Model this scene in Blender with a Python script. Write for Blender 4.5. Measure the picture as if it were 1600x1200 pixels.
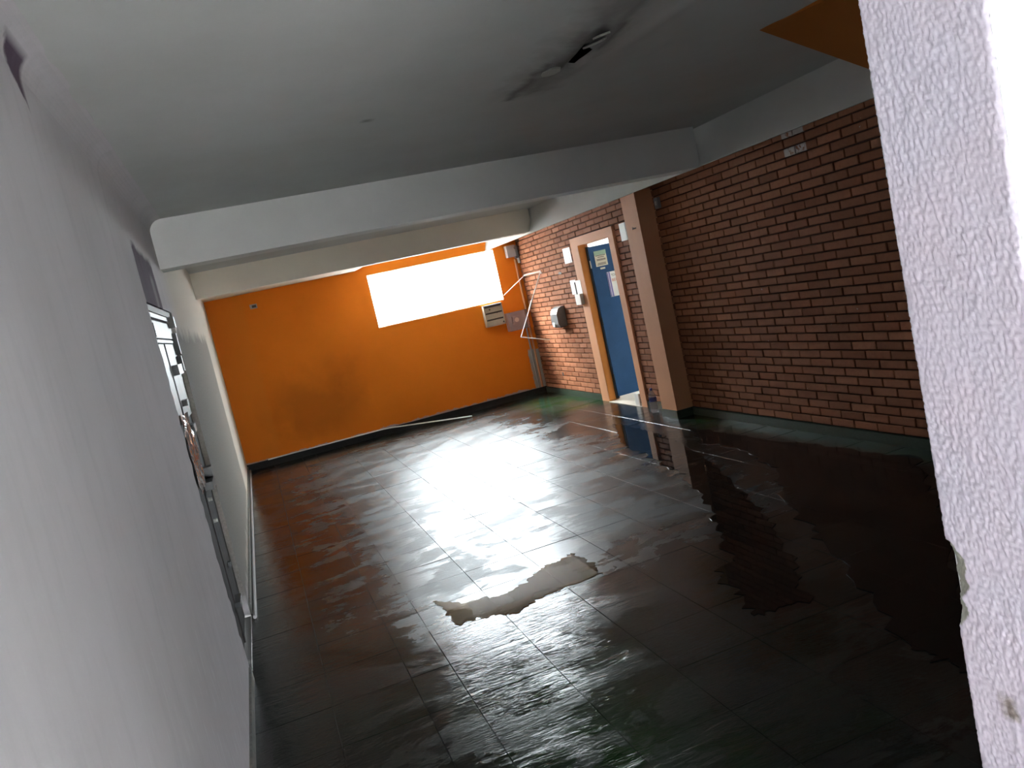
import bpy, bmesh, math, random
from mathutils import Matrix, Vector, noise

random.seed(7)
scn = bpy.context.scene
for o in list(bpy.data.objects):
    bpy.data.objects.remove(o)
COL = scn.collection

# ---------------------------------------------------------------- camera
F_PX, YAW, PITCH, ROLL = 1263.0, 0.29904412, -0.11741256, -0.21983504
CAM = Vector((0.40697, 0.0, 1.75))


def cam_basis():
    cy, sy = math.cos(YAW), math.sin(YAW)
    f = Vector((sy * math.cos(PITCH), cy * math.cos(PITCH), math.sin(PITCH)))
    r = Vector((cy, -sy, 0.0))
    u = r.cross(f)
    c, s = math.cos(ROLL), math.sin(ROLL)
    return c * r + s * u, -s * r + c * u, f


_r, _u, _f = cam_basis()
cam_data = bpy.data.cameras.new('camera')
cam_data.sensor_fit = 'HORIZONTAL'
cam_data.sensor_width = 36.0
cam_data.lens = 36.0 * F_PX / 1600.0
cam_data.clip_start = 0.02
cam_data.clip_end = 400
cam = bpy.data.objects.new('camera', cam_data)
COL.objects.link(cam)
cam.matrix_world = Matrix(((_r.x, _u.x, -_f.x, CAM.x), (_r.y, _u.y, -_f.y, CAM.y), (_r.z, _u.z, -_f.z, CAM.z), (0, 0, 0, 1)))
scn.camera = cam

# ---------------------------------------------------------------- world (overcast sky), exposure
SKY = 15.0
world = bpy.data.worlds.new('overcast_sky')
scn.world = world
world.use_nodes = True
wn = world.node_tree
bg = wn.nodes['Background']
bg.inputs['Color'].default_value = (0.88, 0.95, 1.0, 1)
# overcast sky: brighter towards the zenith, even in every direction
tc = wn.nodes.new('ShaderNodeTexCoord')
sx = wn.nodes.new('ShaderNodeSeparateXYZ')
mr = wn.nodes.new('ShaderNodeMapRange')
mr.inputs['From Min'].default_value = 0.0
mr.inputs['From Max'].default_value = 1.0
mr.inputs['To Min'].default_value = SKY * 0.62
mr.inputs['To Max'].default_value = SKY * 2.1
wn.links.new(tc.outputs['Generated'], sx.inputs[0])
wn.links.new(sx.outputs[2], mr.inputs['Value'])
wn.links.new(mr.outputs[0], bg.inputs['Strength'])
# sun behind thin cloud: a broad soft disc, high up beyond the window wall
sun_data = bpy.data.lights.new('hazy_sun', 'SUN')
sun_data.energy = 3.8
sun_data.angle = math.radians(26)
sun_data.color = (1.0, 0.96, 0.90)
sun = bpy.data.objects.new('hazy_sun', sun_data)
sun.rotation_euler = Vector((0.58, -0.60, -0.95)).to_track_quat('-Z', 'Y').to_euler()
COL.objects.link(sun)
scn.view_settings.view_transform = 'Standard'
scn.view_settings.look = 'None'
scn.view_settings.gamma = 1.0
scn.view_settings.use_curve_mapping = False
scn.view_settings.exposure = 2.45
scn.cycles.use_denoising = True
scn.cycles.max_bounces = 12
scn.cycles.diffuse_bounces = 8
scn.cycles.glossy_bounces = 6
scn.cycles.transparent_max_bounces = 12
scn.cycles.sample_clamp_indirect = 12.0


def portal(name, loc, rot, sx, sy):
    """light portal: marks an opening so that the sky is sampled through it; gives no light itself"""
    l = bpy.data.lights.new(name, 'AREA')
    l.shape = 'RECTANGLE'
    l.size, l.size_y = sx, sy
    l.cycles.is_portal = True
    o = bpy.data.objects.new(name, l)
    o.location = loc
    o.rotation_euler = rot
    COL.objects.link(o)


# room dimensions
W, D, H = 4.675, 12.055, 2.687
WX0, WX1, WZ0, WZ1 = 2.295, 4.29, 1.58, 2.366          # window in the back wall
PZ = 0.80                                               # height of the opening in the made-up porch behind the camera
portal('sky_portal_window', ((WX0 + WX1) / 2, D + 0.14, (WZ0 + WZ1) / 2), (math.radians(-90), 0, 0), 2.05, 0.85)
portal('sky_portal_porch', (0.8, -2.76, 0.5 * PZ), (math.radians(90), 0, 0), 1.95, PZ + 0.1)

# ---------------------------------------------------------------- material helpers


def srgb(r, g, b):
    def f(c):
        c /= 255.0
        return c / 12.92 if c <= 0.04045 else ((c + 0.055) / 1.055) ** 2.4
    return (f(r), f(g), f(b), 1.0)


class NT:
    def __init__(self, name):
        self.m = bpy.data.materials.new(name)
        self.m.use_nodes = True
        self.t = self.m.node_tree
        self.b = self.t.nodes['Principled BSDF']
        self.out = self.t.nodes['Material Output']

    def n(self, kind, **kw):
        nd = self.t.nodes.new(kind)
        for k, v in kw.items():
            if k.startswith('_'):
                setattr(nd, k[1:], v)
            else:
                nd.inputs[k.replace('_', ' ')].default_value = v
        return nd

    def l(self, a, b):
        self.t.links.new(a, b)

    def pos(self, scale=(1, 1, 1), loc=(0, 0, 0)):
        g = self.n('ShaderNodeNewGeometry')
        mp = self.n('ShaderNodeMapping')
        mp.inputs['Scale'].default_value = scale
        mp.inputs['Location'].default_value = loc
        self.l(g.outputs['Position'], mp.inputs['Vector'])
        return mp.outputs['Vector']

    def noise(self, vec, scale, detail=4.0, rough=0.55, dist=0.0):
        nd = self.n('ShaderNodeTexNoise', Scale=scale, Detail=detail, Roughness=rough, Distortion=dist)
        self.l(vec, nd.inputs['Vector'])
        return nd.outputs['Fac']

    def ramp(self, fac, a, b, ca=(0, 0, 0, 1), cb=(1, 1, 1, 1)):
        r = self.n('ShaderNodeValToRGB')
        r.color_ramp.elements[0].position = a
        r.color_ramp.elements[1].position = b
        r.color_ramp.elements[0].color = ca
        r.color_ramp.elements[1].color = cb
        self.l(fac, r.inputs['Fac'])
        return r.outputs['Color']

    def mix(self, fac, a, b, blend='MIX'):
        m = self.n('ShaderNodeMix', _data_type='RGBA', _blend_type=blend)
        for s, v in ((m.inputs[0], fac), (m.inputs[6], a), (m.inputs[7], b)):
            if hasattr(v, 'is_linked'):
                self.l(v, s)
            else:
                s.default_value = v
        return m.outputs[2]

    def math(self, op, a, b=0.0, clamp=False):
        m = self.n('ShaderNodeMath', _operation=op, _use_clamp=clamp)
        for s, v in ((m.inputs[0], a), (m.inputs[1], b)):
            if hasattr(v, 'is_linked'):
                self.l(v, s)
            else:
                s.default_value = v
        return m.outputs[0]

    def bump(self, h, strength=0.3, dist=0.01, prev=None):
        b = self.n('ShaderNodeBump', Strength=strength, Distance=dist)
        self.l(h, b.inputs['Height'])
        if prev is not None:
            self.l(prev, b.inputs['Normal'])
        return b.outputs['Normal']

    def fresnel(self, ior):
        """the same outside reflectance on both faces of a thin sheet (no total reflection inside it)"""
        g = self.n('ShaderNodeNewGeometry')
        v = self.math('ADD', self.math('MULTIPLY', g.outputs['Backfacing'], 1.0 / ior - ior), ior)
        fr = self.n('ShaderNodeFresnel')
        self.l(v, fr.inputs['IOR'])
        return fr

    def set(self, **kw):
        for k, v in kw.items():
            s = self.b.inputs[k.replace('_', ' ')]
            if hasattr(v, 'is_linked'):
                self.l(v, s)
            else:
                s.default_value = v
        return self


def box_mask(t, sep, rng, soft, wob=None):
    """1 inside an axis range box given as {'x':(a,b),...}; soft edge; wob = socket added to the coordinate"""
    out = None
    for ax, (a, b) in rng.items():
        c = sep.outputs['XYZ'.index(ax.upper())]
        if wob is not None:
            c = t.math('ADD', c, wob)
        m1 = t.n('ShaderNodeMapRange')
        m1.inputs['From Min'].default_value = a - soft
        m1.inputs['From Max'].default_value = a + soft
        t.l(c, m1.inputs['Value'])
        m2 = t.n('ShaderNodeMapRange')
        m2.inputs['From Min'].default_value = b + soft
        m2.inputs['From Max'].default_value = b - soft
        t.l(c, m2.inputs['Value'])
        m = t.math('MULTIPLY', m1.outputs[0], m2.outputs[0])
        out = m if out is None else t.math('MULTIPLY', out, m)
    return out


def simple(name, col, rough=0.5, metal=0.0, spec=0.5, grain=0.0, scale=40.0):
    t = NT(name)
    c = col
    if grain:
        v = t.pos()
        n = t.noise(v, scale, 4)
        c = t.mix(t.ramp(n, 0.3, 0.75), tuple(x * (1 - grain) for x in col[:3]) + (1,), col)
        t.set(Normal=t.bump(n, 0.15, 0.003))
    t.set(Base_Color=c, Roughness=rough, Metallic=metal, Specular_IOR_Level=spec)
    return t.m


# --- plaster of the left wall: pale lavender grey, scuffed, old purple paint and bare cement patches
def mat_left_wall():
    t = NT('left_wall_plaster')
    v = t.pos()
    sep = t.n('ShaderNodeSeparateXYZ')
    t.l(v, sep.inputs[0])
    big = t.noise(v, 0.9, 3)
    mid = t.noise(t.pos((1, 1.5, 0.35)), 6.0, 6, 0.65)
    fine = t.noise(v, 70.0, 4)
    base = t.mix(t.ramp(big, 0.35, 0.7), (0.585, 0.55, 0.565, 1), (0.655, 0.615, 0.64, 1))
    base = t.mix(t.math('MULTIPLY', t.ramp(mid, 0.5, 0.85), 0.5), base, (0.45, 0.43, 0.45, 1))
    # whitish vertical scuffs low on the near wall
    sc = t.noise(t.pos((1, 9, 1.2)), 5.0, 5, 0.6)
    low = t.n('ShaderNodeMapRange')
    low.inputs['From Min'].default_value = 1.5
    low.inputs['From Max'].default_value = 0.3
    t.l(sep.outputs[2], low.inputs['Value'])
    base = t.mix(t.math('MULTIPLY', t.ramp(sc, 0.58, 0.67), t.math('MULTIPLY', low.outputs[0], 0.8)), base, (0.72, 0.71, 0.72, 1))
    # far part: cream paint
    far = t.n('ShaderNodeMapRange')
    far.inputs['From Min'].default_value = 5.6
    far.inputs['From Max'].default_value = 6.4
    t.l(sep.outputs[1], far.inputs['Value'])
    base = t.mix(far.outputs[0], base, (0.58, 0.53, 0.465, 1))
    wob = t.math('MULTIPLY', t.math('SUBTRACT', t.noise(v, 5.0, 5, 0.6), 0.5), 0.16)
    # bare cement beyond the door
    cem = box_mask(t, sep, {'y': (5.3, 9.8), 'z': (0.1, 1.93)}, 0.05, t.math('MULTIPLY', wob, 1.6))
    ccol = t.mix(t.ramp(fine, 0.3, 0.8), (0.20, 0.185, 0.165, 1), (0.31, 0.29, 0.26, 1))
    base = t.mix(t.math('MULTIPLY', cem, 0.9), base, ccol)
    # exposed purple paint above the door and near the ceiling
    purple = t.mix(t.ramp(mid, 0.3, 0.8), (0.115, 0.080, 0.115, 1), (0.165, 0.125, 0.165, 1))
    pm = box_mask(t, sep, {'y': (4.40, 5.25), 'z': (2.02, 2.36)}, 0.02, wob)
    base = t.mix(pm, base, purple)
    pale = box_mask(t, sep, {'y': (4.95, 5.1), 'z': (2.05, 2.24)}, 0.02, wob)
    base = t.mix(t.math('MULTIPLY', pale, 0.5), base, (0.42, 0.40, 0.40, 1))
    # triangular patch: between two slanted lines
    a1 = t.math('ADD', sep.outputs[2], t.math('MULTIPLY', sep.outputs[1], 0.62))
    a1 = t.math('ADD', a1, wob)
    g1 = t.n('ShaderNodeMapRange')
    g1.inputs['From Min'].default_value = 4.155
    g1.inputs['From Max'].default_value = 4.175
    t.l(a1, g1.inputs['Value'])
    g2 = t.n('ShaderNodeMapRange')
    g2.inputs['From Min'].default_value = 2.66
    g2.inputs['From Max'].default_value = 2.61
    t.l(t.math('ADD', sep.outputs[1], wob), g2.inputs['Value'])
    cvm = box_mask(t, sep, {'x': (-1, 0.03)}, 0.01)
    base = t.mix(t.math('MULTIPLY', cvm, t.math('MULTIPLY', g1.outputs[0], g2.outputs[0])), base, purple)
    # grime at the foot
    foot = box_mask(t, sep, {'z': (-0.2, 0.03)}, 0.03, wob)
    base = t.mix(t.math('MULTIPLY', foot, 0.7), base, (0.13, 0.125, 0.10, 1))
    nrm = t.bump(fine, 0.25, 0.002)
    nrm = t.bump(mid, 0.25, 0.006, nrm)
    t.set(Base_Color=base, Roughness=0.85, Normal=nrm, Specular_IOR_Level=0.1)
    return t.m


def mat_ceiling():
    t = NT('ceiling_plaster')
    v = t.pos()
    sep = t.n('ShaderNodeSeparateXYZ')
    t.l(v, sep.inputs[0])
    n1 = t.noise(v, 1.3, 5, 0.6)
    n2 = t.noise(v, 60, 4)
    base = t.mix(t.ramp(n1, 0.3, 0.75), (0.52, 0.52, 0.50, 1), (0.60, 0.60, 0.59, 1))
    wob = t.math('MULTIPLY', t.math('SUBTRACT', t.noise(v, 6.0, 5, 0.6), 0.5), 0.3)
    st = box_mask(t, sep, {'x': (1.90, 2.12), 'y': (2.5, 3.95)}, 0.10, wob)
    base = t.mix(t.math('MULTIPLY', st, 0.55), base, (0.17, 0.15, 0.14, 1))  # dark smudge round the crack, its shadows painted into the colour
    st2 = box_mask(t, sep, {'x': (1.97, 2.06), 'y': (3.0, 3.55)}, 0.04, t.math('MULTIPLY', wob, 0.4))
    base = t.mix(t.math('MULTIPLY', st2, 0.6), base, (0.07, 0.06, 0.055, 1))
    for rng, so, am in (({'x': (1.935, 1.975), 'y': (3.62, 4.02)}, 0.025, 0.7), ({'x': (2.07, 2.10), 'y': (2.3, 3.0)}, 0.025, 0.45), ({'x': (1.93, 1.96), 'y': (3.40, 3.60)}, 0.02, 0.7),
                        ({'x': (2.09, 2.13), 'y': (2.96, 3.25)}, 0.02, 0.6), ({'x': (1.2, 1.24), 'y': (4.0, 4.06)}, 0.015, 0.5)):
        base = t.mix(t.math('MULTIPLY', box_mask(t, sep, rng, so, t.math('MULTIPLY', wob, 0.3)), am), base, (0.09, 0.08, 0.075, 1))  # dark smears, and the shade of plaster creases painted in
    t.set(Base_Color=base, Roughness=0.8, Normal=t.bump(n2, 0.15, 0.002), Specular_IOR_Level=0.2)
    return t.m


def mat_plaster(name, ca, cb, rough=0.75):
    t = NT(name)
    v = t.pos()
    n1 = t.noise(v, 2.2, 5, 0.6)
    n2 = t.noise(v, 80, 4)
    t.set(Base_Color=t.mix(t.ramp(n1, 0.3, 0.75), ca, cb), Roughness=rough, Normal=t.bump(n2, 0.15, 0.002), Specular_IOR_Level=0.25)
    return t.m


def mat_orange_wall():
    t = NT('orange_wall_paint')
    v = t.pos()
    sep = t.n('ShaderNodeSeparateXYZ')
    t.l(v, sep.inputs[0])
    n1 = t.noise(v, 1.1, 5, 0.6)
    n2 = t.noise(v, 50, 4)
    base = t.mix(t.ramp(n1, 0.3, 0.75), (0.68, 0.175, 0.012, 1), (0.76, 0.205, 0.016, 1))
    wob = t.math('MULTIPLY', t.math('SUBTRACT', t.noise(v, 2.0, 4, 0.6), 0.5), 0.9)
    # damp stain low left, vertical faint band near the left corner
    st = box_mask(t, sep, {'x': (0.55, 1.75), 'z': (0.25, 1.05)}, 0.25, wob)
    base = t.mix(t.math('MULTIPLY', st, 0.38), base, (0.20, 0.065, 0.012, 1))
    lf = box_mask(t, sep, {'x': (-1.0, 0.50)}, 0.03, t.math('MULTIPLY', wob, 0.12))
    base = t.mix(t.math('MULTIPLY', lf, 0.22), base, (0.62, 0.22, 0.03, 1))
    # flaked-off lavender grey band just above the skirting
    w2 = t.math('MULTIPLY', t.math('SUBTRACT', t.noise(t.pos((1.0, 1, 1)), 7.0, 6, 0.7), 0.5), 0.16)
    fl = box_mask(t, sep, {'z': (-0.1, 0.112)}, 0.006, w2)
    base = t.mix(t.math('MULTIPLY', fl, 0.85), base, (0.36, 0.32, 0.34, 1))
    # cement strip in the right corner
    w3 = t.math('MULTIPLY', t.math('SUBTRACT', t.noise(v, 9.0, 5, 0.6), 0.5), 0.10)
    cm = box_mask(t, sep, {'x': (4.50, 5.0), 'z': (-0.1, 0.72)}, 0.008, w3)
    base = t.mix(cm, base, (0.42, 0.38, 0.34, 1))
    t.set(Base_Color=base, Roughness=0.75, Normal=t.bump(n2, 0.15, 0.002), Specular_IOR_Level=0.12)
    return t.m


def mat_brick(name='brown_painted_brick', white=False):
    t = NT(name)
    oi = t.n('ShaderNodeObjectInfo')
    g = t.n('ShaderNodeNewGeometry')
    rnd = t.math('FRACT', t.math('ADD', oi.outputs['Random'], g.outputs['Random Per Island']))
    v = t.pos()
    n1 = t.noise(v, 30, 5, 0.6)
    base = t.mix(rnd, (0.24, 0.092, 0.045, 1), (0.35, 0.142, 0.074, 1))
    base = t.mix(t.math('MULTIPLY', t.ramp(n1, 0.45, 0.8), 0.35), base, (0.15, 0.062, 0.036, 1))
    if white:
        nm = t.noise(v, 13, 5, 0.65)
        sp = t.n('ShaderNodeSeparateXYZ')
        t.l(v, sp.inputs[0])
        near = box_mask(t, sp, {'y': (5.175, 5.43)}, 0.006)
        base = t.mix(t.math('MULTIPLY', t.ramp(nm, 0.40, 0.47), near), base, (0.55, 0.47, 0.45, 1))
    else:
        # few tiny white specks of plaster
        nm = t.noise(v, 19, 2, 0.5)
        base = t.mix(t.ramp(nm, 0.77, 0.79), base, (0.5, 0.42, 0.38, 1))
    t.set(Base_Color=base, Roughness=0.8, Normal=t.bump(n1, 0.35, 0.004), Specular_IOR_Level=0.12)
    return t.m


def mat_tile(name='wet_slate_tile', grout=False):
    t = NT(name)
    oi = t.n('ShaderNodeObjectInfo')
    g = t.n('ShaderNodeNewGeometry')
    rnd = t.math('FRACT', t.math('ADD', oi.outputs['Random'], g.outputs['Random Per Island']))
    v = t.pos()
    sep = t.n('ShaderNodeSeparateXYZ')
    t.l(v, sep.inputs[0])
    n1 = t.noise(v, 3.0, 6, 0.65)
    n2 = t.noise(t.pos((0.45, 1.5, 1)), 15.0, 6, 0.6, 0.6)
    n3 = t.noise(v, 90.0, 3)
    r = t.n('ShaderNodeValToRGB')
    cr = r.color_ramp
    cr.elements[0].position = 0.0
    cr.elements[0].color = (0.010, 0.011, 0.010, 1)
    cr.elements[1].position = 1.0
    cr.elements[1].color = (0.020, 0.018, 0.016, 1)
    for p, c in ((0.3, (0.010, 0.015, 0.010, 1)), (0.55, (0.019, 0.014, 0.012, 1)), (0.8, (0.014, 0.016, 0.014, 1))):
        e = cr.elements.new(p)
        e.color = c
    t.l(rnd, r.inputs['Fac'])
    base = t.mix(t.math('MULTIPLY', t.ramp(n1, 0.42, 0.7), 0.55), r.outputs['Color'], (0.030, 0.027, 0.023, 1))
    # mossy green areas
    wob = t.math('MULTIPLY', t.math('SUBTRACT', t.noise(v, 2.5, 4), 0.5), 0.5)
    gm = box_mask(t, sep, {'x': (1.0, 1.6), 'y': (2.2, 3.5)}, 0.22, wob)
    gm2 = box_mask(t, sep, {'x': (3.9, 4.9), 'y': (9.7, 11.7)}, 0.15, wob)
    gm3 = box_mask(t, sep, {'x': (4.45, 4.9), 'y': (3.0, 7.6)}, 0.10, wob)
    gm = t.math('MAXIMUM', t.math('MAXIMUM', gm, gm2), gm3)
    base = t.mix(t.math('MULTIPLY', gm, 0.75), base, (0.014, 0.048, 0.012, 1))
    if grout:
        gn = t.noise(v, 2.6, 3)
        base = t.mix(t.ramp(gn, 0.56, 0.66), (0.012, 0.011, 0.010, 1), (0.14, 0.13, 0.12, 1))  # pale patches stand for water glints along the joints
        t.set(Base_Color=base, Roughness=0.5, Specular_IOR_Level=0.4)
        return t.m
    # wetness: glossy wet patches with sharp edges, dull grey drying film between them
    edge = t.noise(t.pos((0.8, 1.25, 1)), 2.3, 9, 0.68, 0.4)
    film = t.ramp(edge, 0.485, 0.525)
    wob2 = t.math('MULTIPLY', t.math('SUBTRACT', t.noise(v, 4.0, 6, 0.65), 0.5), 0.9)
    dry_sheen = box_mask(t, sep, {'x': (0.7, 3.5), 'y': (4.45, 11.2)}, 0.40, wob2)
    base = t.mix(t.math('MULTIPLY', film, 0.55), base, (0.034, 0.033, 0.031, 1))
    base = t.mix(t.math('MULTIPLY', dry_sheen, 0.75), base, (0.066, 0.064, 0.060, 1))  # lighter grey for dusty film, with the window sheen put into the colour
    rgh = t.math('ADD', 0.07, t.math('MULTIPLY', film, 0.13))
    rgh = t.math('ADD', rgh, t.math('MULTIPLY', dry_sheen, t.math('ADD', 0.27, t.math('MULTIPLY', film, 0.02))))
    rgh = t.math('ADD', rgh, t.math('MULTIPLY', t.math('SUBTRACT', n2, 0.5), 0.10))
    n4 = t.noise(t.pos((0.5, 1.5, 1)), 40.0, 5, 0.65, 1.2)
    rip = t.noise(v, 1.9, 4, 0.6)
    ripm = t.ramp(rip, 0.50, 0.62)
    nrm = t.bump(t.math('MULTIPLY', t.math('SUBTRACT', n2, 0.5), t.math('ADD', 0.12, t.math('MULTIPLY', ripm, 0.9))), 0.32, 0.012)
    nrm = t.bump(n4, 0.22, 0.004, nrm)
    nrm = t.bump(edge, 0.18, 0.008, nrm)
    nrm = t.bump(n3, 0.08, 0.002, nrm)
    t.set(Base_Color=base, Roughness=rgh, Normal=nrm, IOR=1.36, Specular_IOR_Level=0.5)
    return t.m


def mat_water(name='clear_puddle_water', tinted=0.0, rough=0.02, col=(0.15, 0.075, 0.024, 1)):
    t = NT(name)
    nt = t.t
    v = t.pos()
    n = t.noise(v, 7.0, 3, 0.5)
    nrm = t.bump(n, 0.05, 0.004)
    gl = t.n('ShaderNodeBsdfGlossy')
    gl.inputs['Roughness'].default_value = rough
    tr = t.n('ShaderNodeBsdfTransparent')
    tr.inputs['Color'].default_value = (0.80, 0.78, 0.74, 1)
    fr = t.fresnel(1.33)
    mx = t.n('ShaderNodeMixShader')
    t.l(nrm, gl.inputs['Normal'])
    t.l(nrm, fr.inputs['Normal'])
    t.l(fr.outputs[0], mx.inputs[0])
    df = t.n('ShaderNodeBsdfDiffuse')
    df.inputs['Color'].default_value = col
    m0 = t.n('ShaderNodeMixShader')
    m0.inputs[0].default_value = tinted
    t.l(tr.outputs[0], m0.inputs[1])
    t.l(df.outputs[0], m0.inputs[2])
    t.l(m0.outputs[0], mx.inputs[1])
    t.l(gl.outputs[0], mx.inputs[2])
    t.l(mx.outputs[0], t.out.inputs['Surface'])
    return t.m


def mat_clear(name, tint, ior=1.45, rough=0.08, body=0.25, body_col=(0.6, 0.5, 0.5, 1)):
    """thin clear plastic / glass: transparent with a fresnel gloss and a little milky body"""
    t = NT(name)
    gl = t.n('ShaderNodeBsdfGlossy')
    gl.inputs['Roughness'].default_value = rough
    tr = t.n('ShaderNodeBsdfTransparent')
    tr.inputs['Color'].default_value = tint
    df = t.n('ShaderNodeBsdfDiffuse')
    df.inputs['Color'].default_value = body_col
    m1 = t.n('ShaderNodeMixShader')
    m1.inputs[0].default_value = body
    t.l(tr.outputs[0], m1.inputs[1])
    t.l(df.outputs[0], m1.inputs[2])
    fr = t.fresnel(ior)
    mx = t.n('ShaderNodeMixShader')
    t.l(fr.outputs[0], mx.inputs[0])
    t.l(m1.outputs[0], mx.inputs[1])
    t.l(gl.outputs[0], mx.inputs[2])
    t.l(mx.outputs[0], t.out.inputs['Surface'])
    return t.m


def mat_jamb():
    t = NT('lavender_textured_paint')
    v = t.pos()
    at = t.n('ShaderNodeAttribute')
    at.attribute_name = 'chip'
    n1 = t.noise(v, 5.0, 3)
    n2 = t.noise(v, 160.0, 3)
    base = t.mix(t.ramp(n1, 0.35, 0.7), (0.76, 0.715, 0.82, 1), (0.82, 0.72, 0.81, 1))
    base = t.mix(at.outputs['Fac'], base, (0.42, 0.41, 0.34, 1))
    sep = t.n('ShaderNodeSeparateXYZ')
    t.l(v, sep.inputs[0])
    wob = t.math('MULTIPLY', t.math('SUBTRACT', t.noise(v, 60.0, 4, 0.7), 0.5), 0.03)
    st = box_mask(t, sep, {'y': (0.729, 0.749), 'z': (1.095, 1.125)}, 0.006, wob)
    base = t.mix(t.math('MULTIPLY', st, 0.8), base, (0.20, 0.15, 0.09, 1))
    t.set(Base_Color=base, Roughness=0.5, Normal=t.bump(n2, 0.2, 0.001), Specular_IOR_Level=0.4)
    return t.m


M = {
    'left_wall': mat_left_wall(),
    'ceiling': mat_ceiling(),
    'beam': mat_plaster('white_beam_plaster', (0.62, 0.615, 0.60, 1), (0.69, 0.68, 0.665, 1)),
    'cream_bounce': mat_plaster('cream_bounce_plaster', (0.76, 0.69, 0.59, 1), (0.82, 0.75, 0.65, 1)),  # cream plaster with warm bounce light put into its colour
    'orange': mat_orange_wall(),
    'orange_soffit': mat_plaster('orange_soffit_paint', (0.42, 0.135, 0.020, 1), (0.48, 0.16, 0.024, 1)),
    'tan': mat_plaster('tan_orange_trim_paint', (0.58, 0.275, 0.14, 1), (0.64, 0.31, 0.165, 1), 0.7),
    'reveal_orange': mat_plaster('orange_reveal_paint', (0.58, 0.21, 0.04, 1), (0.64, 0.25, 0.05, 1), 0.5),
    'mortar': mat_plaster('recessed_brown_mortar', (0.045, 0.018, 0.011, 1), (0.07, 0.028, 0.017, 1), 1.0),
    'brick': mat_brick(),
    'brick_white': mat_brick('white_splashed_brick', True),
    'tile': mat_tile(),
    'grout': mat_tile('slate_joint_grout', True),
    'water': mat_water('dark_puddle_water', 0.85, 0.02, (0.012, 0.011, 0.010, 1)),
    'water_dull': mat_water('ruffled_puddle_water', 0.85, 0.13, (0.012, 0.011, 0.010, 1)),
    'tinted': mat_water('beige_puddle_water', 0.8),  # warm diffuse colour stands in for the reflected beam and orange wall
    'jamb': mat_jamb(),
    'white_wall': mat_plaster('white_front_wall_paint', (0.80, 0.82, 0.81, 1), (0.84, 0.86, 0.85, 1)),
    'reveal_white': mat_plaster('white_reveal_plaster', (0.78, 0.77, 0.74, 1), (0.82, 0.81, 0.78, 1)),
    'skirt_dark': simple('dark_slate_skirting', (0.020, 0.019, 0.018, 1), 0.6, spec=0.2, grain=0.4),
    'skirt_green': simple('green_painted_skirting', (0.040, 0.062, 0.042, 1), 0.4, grain=0.4),
    'skirt_grey': simple('grey_cement_skirting', (0.20, 0.195, 0.17, 1), 0.6, grain=0.5),
    'blue': None,
    'steel_dark': simple('dark_steel', (0.035, 0.036, 0.042, 1), 0.4, 0.6),
    'black': simple('black_metal', (0.012, 0.012, 0.015, 1), 0.4),
    'door_light': simple('pale_grey_door_enamel', (0.24, 0.245, 0.24, 1), 0.45, grain=0.35, scale=9),
    'door_dark': simple('dirty_brown_grey_door_enamel', (0.085, 0.075, 0.075, 1), 0.75, spec=0.12, grain=0.5, scale=11),
    'rust': simple('rusty_frame', (0.10, 0.06, 0.045, 1), 0.6, grain=0.5, scale=30),
    'white_plastic': simple('white_plastic', (0.78, 0.76, 0.72, 1), 0.35),
    'paper': simple('white_paper', (0.86, 0.86, 0.85, 1), 0.6),
    'cream': simple('cream_paper', (0.76, 0.72, 0.58, 1), 0.6),
    'mint': simple('mint_green_print', (0.38, 0.55, 0.42, 1), 0.6),
    'ink': simple('grey_brown_ink', (0.17, 0.13, 0.11, 1), 0.6),
    'ink_dark': simple('dark_green_ink', (0.05, 0.07, 0.05, 1), 0.6),
    'ink_red': simple('red_orange_ink', (0.62, 0.16, 0.10, 1), 0.6),
    'ink_violet': simple('violet_blue_ink', (0.22, 0.20, 0.52, 1), 0.6),
    'beige_metal': simple('beige_enamelled_metal', (0.34, 0.305, 0.235, 1), 0.5, grain=0.12),
    'slot': simple('dark_slot', (0.06, 0.05, 0.045, 1), 0.6),
    'grey_plastic': simple('grey_plastic', (0.20, 0.195, 0.195, 1), 0.45, grain=0.15, scale=25),
    'grey_light': simple('pale_grey_plastic', (0.33, 0.31, 0.31, 1), 0.5),
    'pink_clear': mat_clear('cloudy_pinkish_plastic', (0.88, 0.78, 0.76, 1), body=0.30, body_col=(0.55, 0.42, 0.42, 1)),
    'pet': mat_clear('clear_pet_plastic', (0.88, 0.90, 0.92, 1), body=0.30, body_col=(0.6, 0.58, 0.62, 1)),
    'foil': mat_clear('crinkled_clear_film', (0.80, 0.74, 0.74, 1), ior=1.6, rough=0.16, body=0.8, body_col=(0.36, 0.33, 0.335, 1)),
    'glass': mat_clear('window_glass', (0.96, 0.98, 0.98, 1), rough=0.02, body=0.0),
    'blue_plastic': simple('deep_blue_plastic', (0.03, 0.045, 0.22, 1), 0.35),
    'alu': simple('white_aluminium', (0.8, 0.8, 0.8, 1), 0.35),
    'cream_floor': simple('cream_floor_tiles', (0.70, 0.63, 0.53, 1), 0.35, grain=0.12, scale=3),
    'concrete': simple('outdoor_concrete', (0.40, 0.39, 0.37, 1), 0.8, grain=0.3, scale=6),
    'void': simple('ceiling_void', (0.02, 0.017, 0.015, 1), 0.9),
    'flake': mat_plaster('peeling_plaster', (0.36, 0.35, 0.31, 1), (0.45, 0.44, 0.40, 1)),
    'stone': mat_plaster('pale_sill_stone', (0.62, 0.55, 0.46, 1), (0.72, 0.66, 0.58, 1), 0.4),
}


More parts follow.
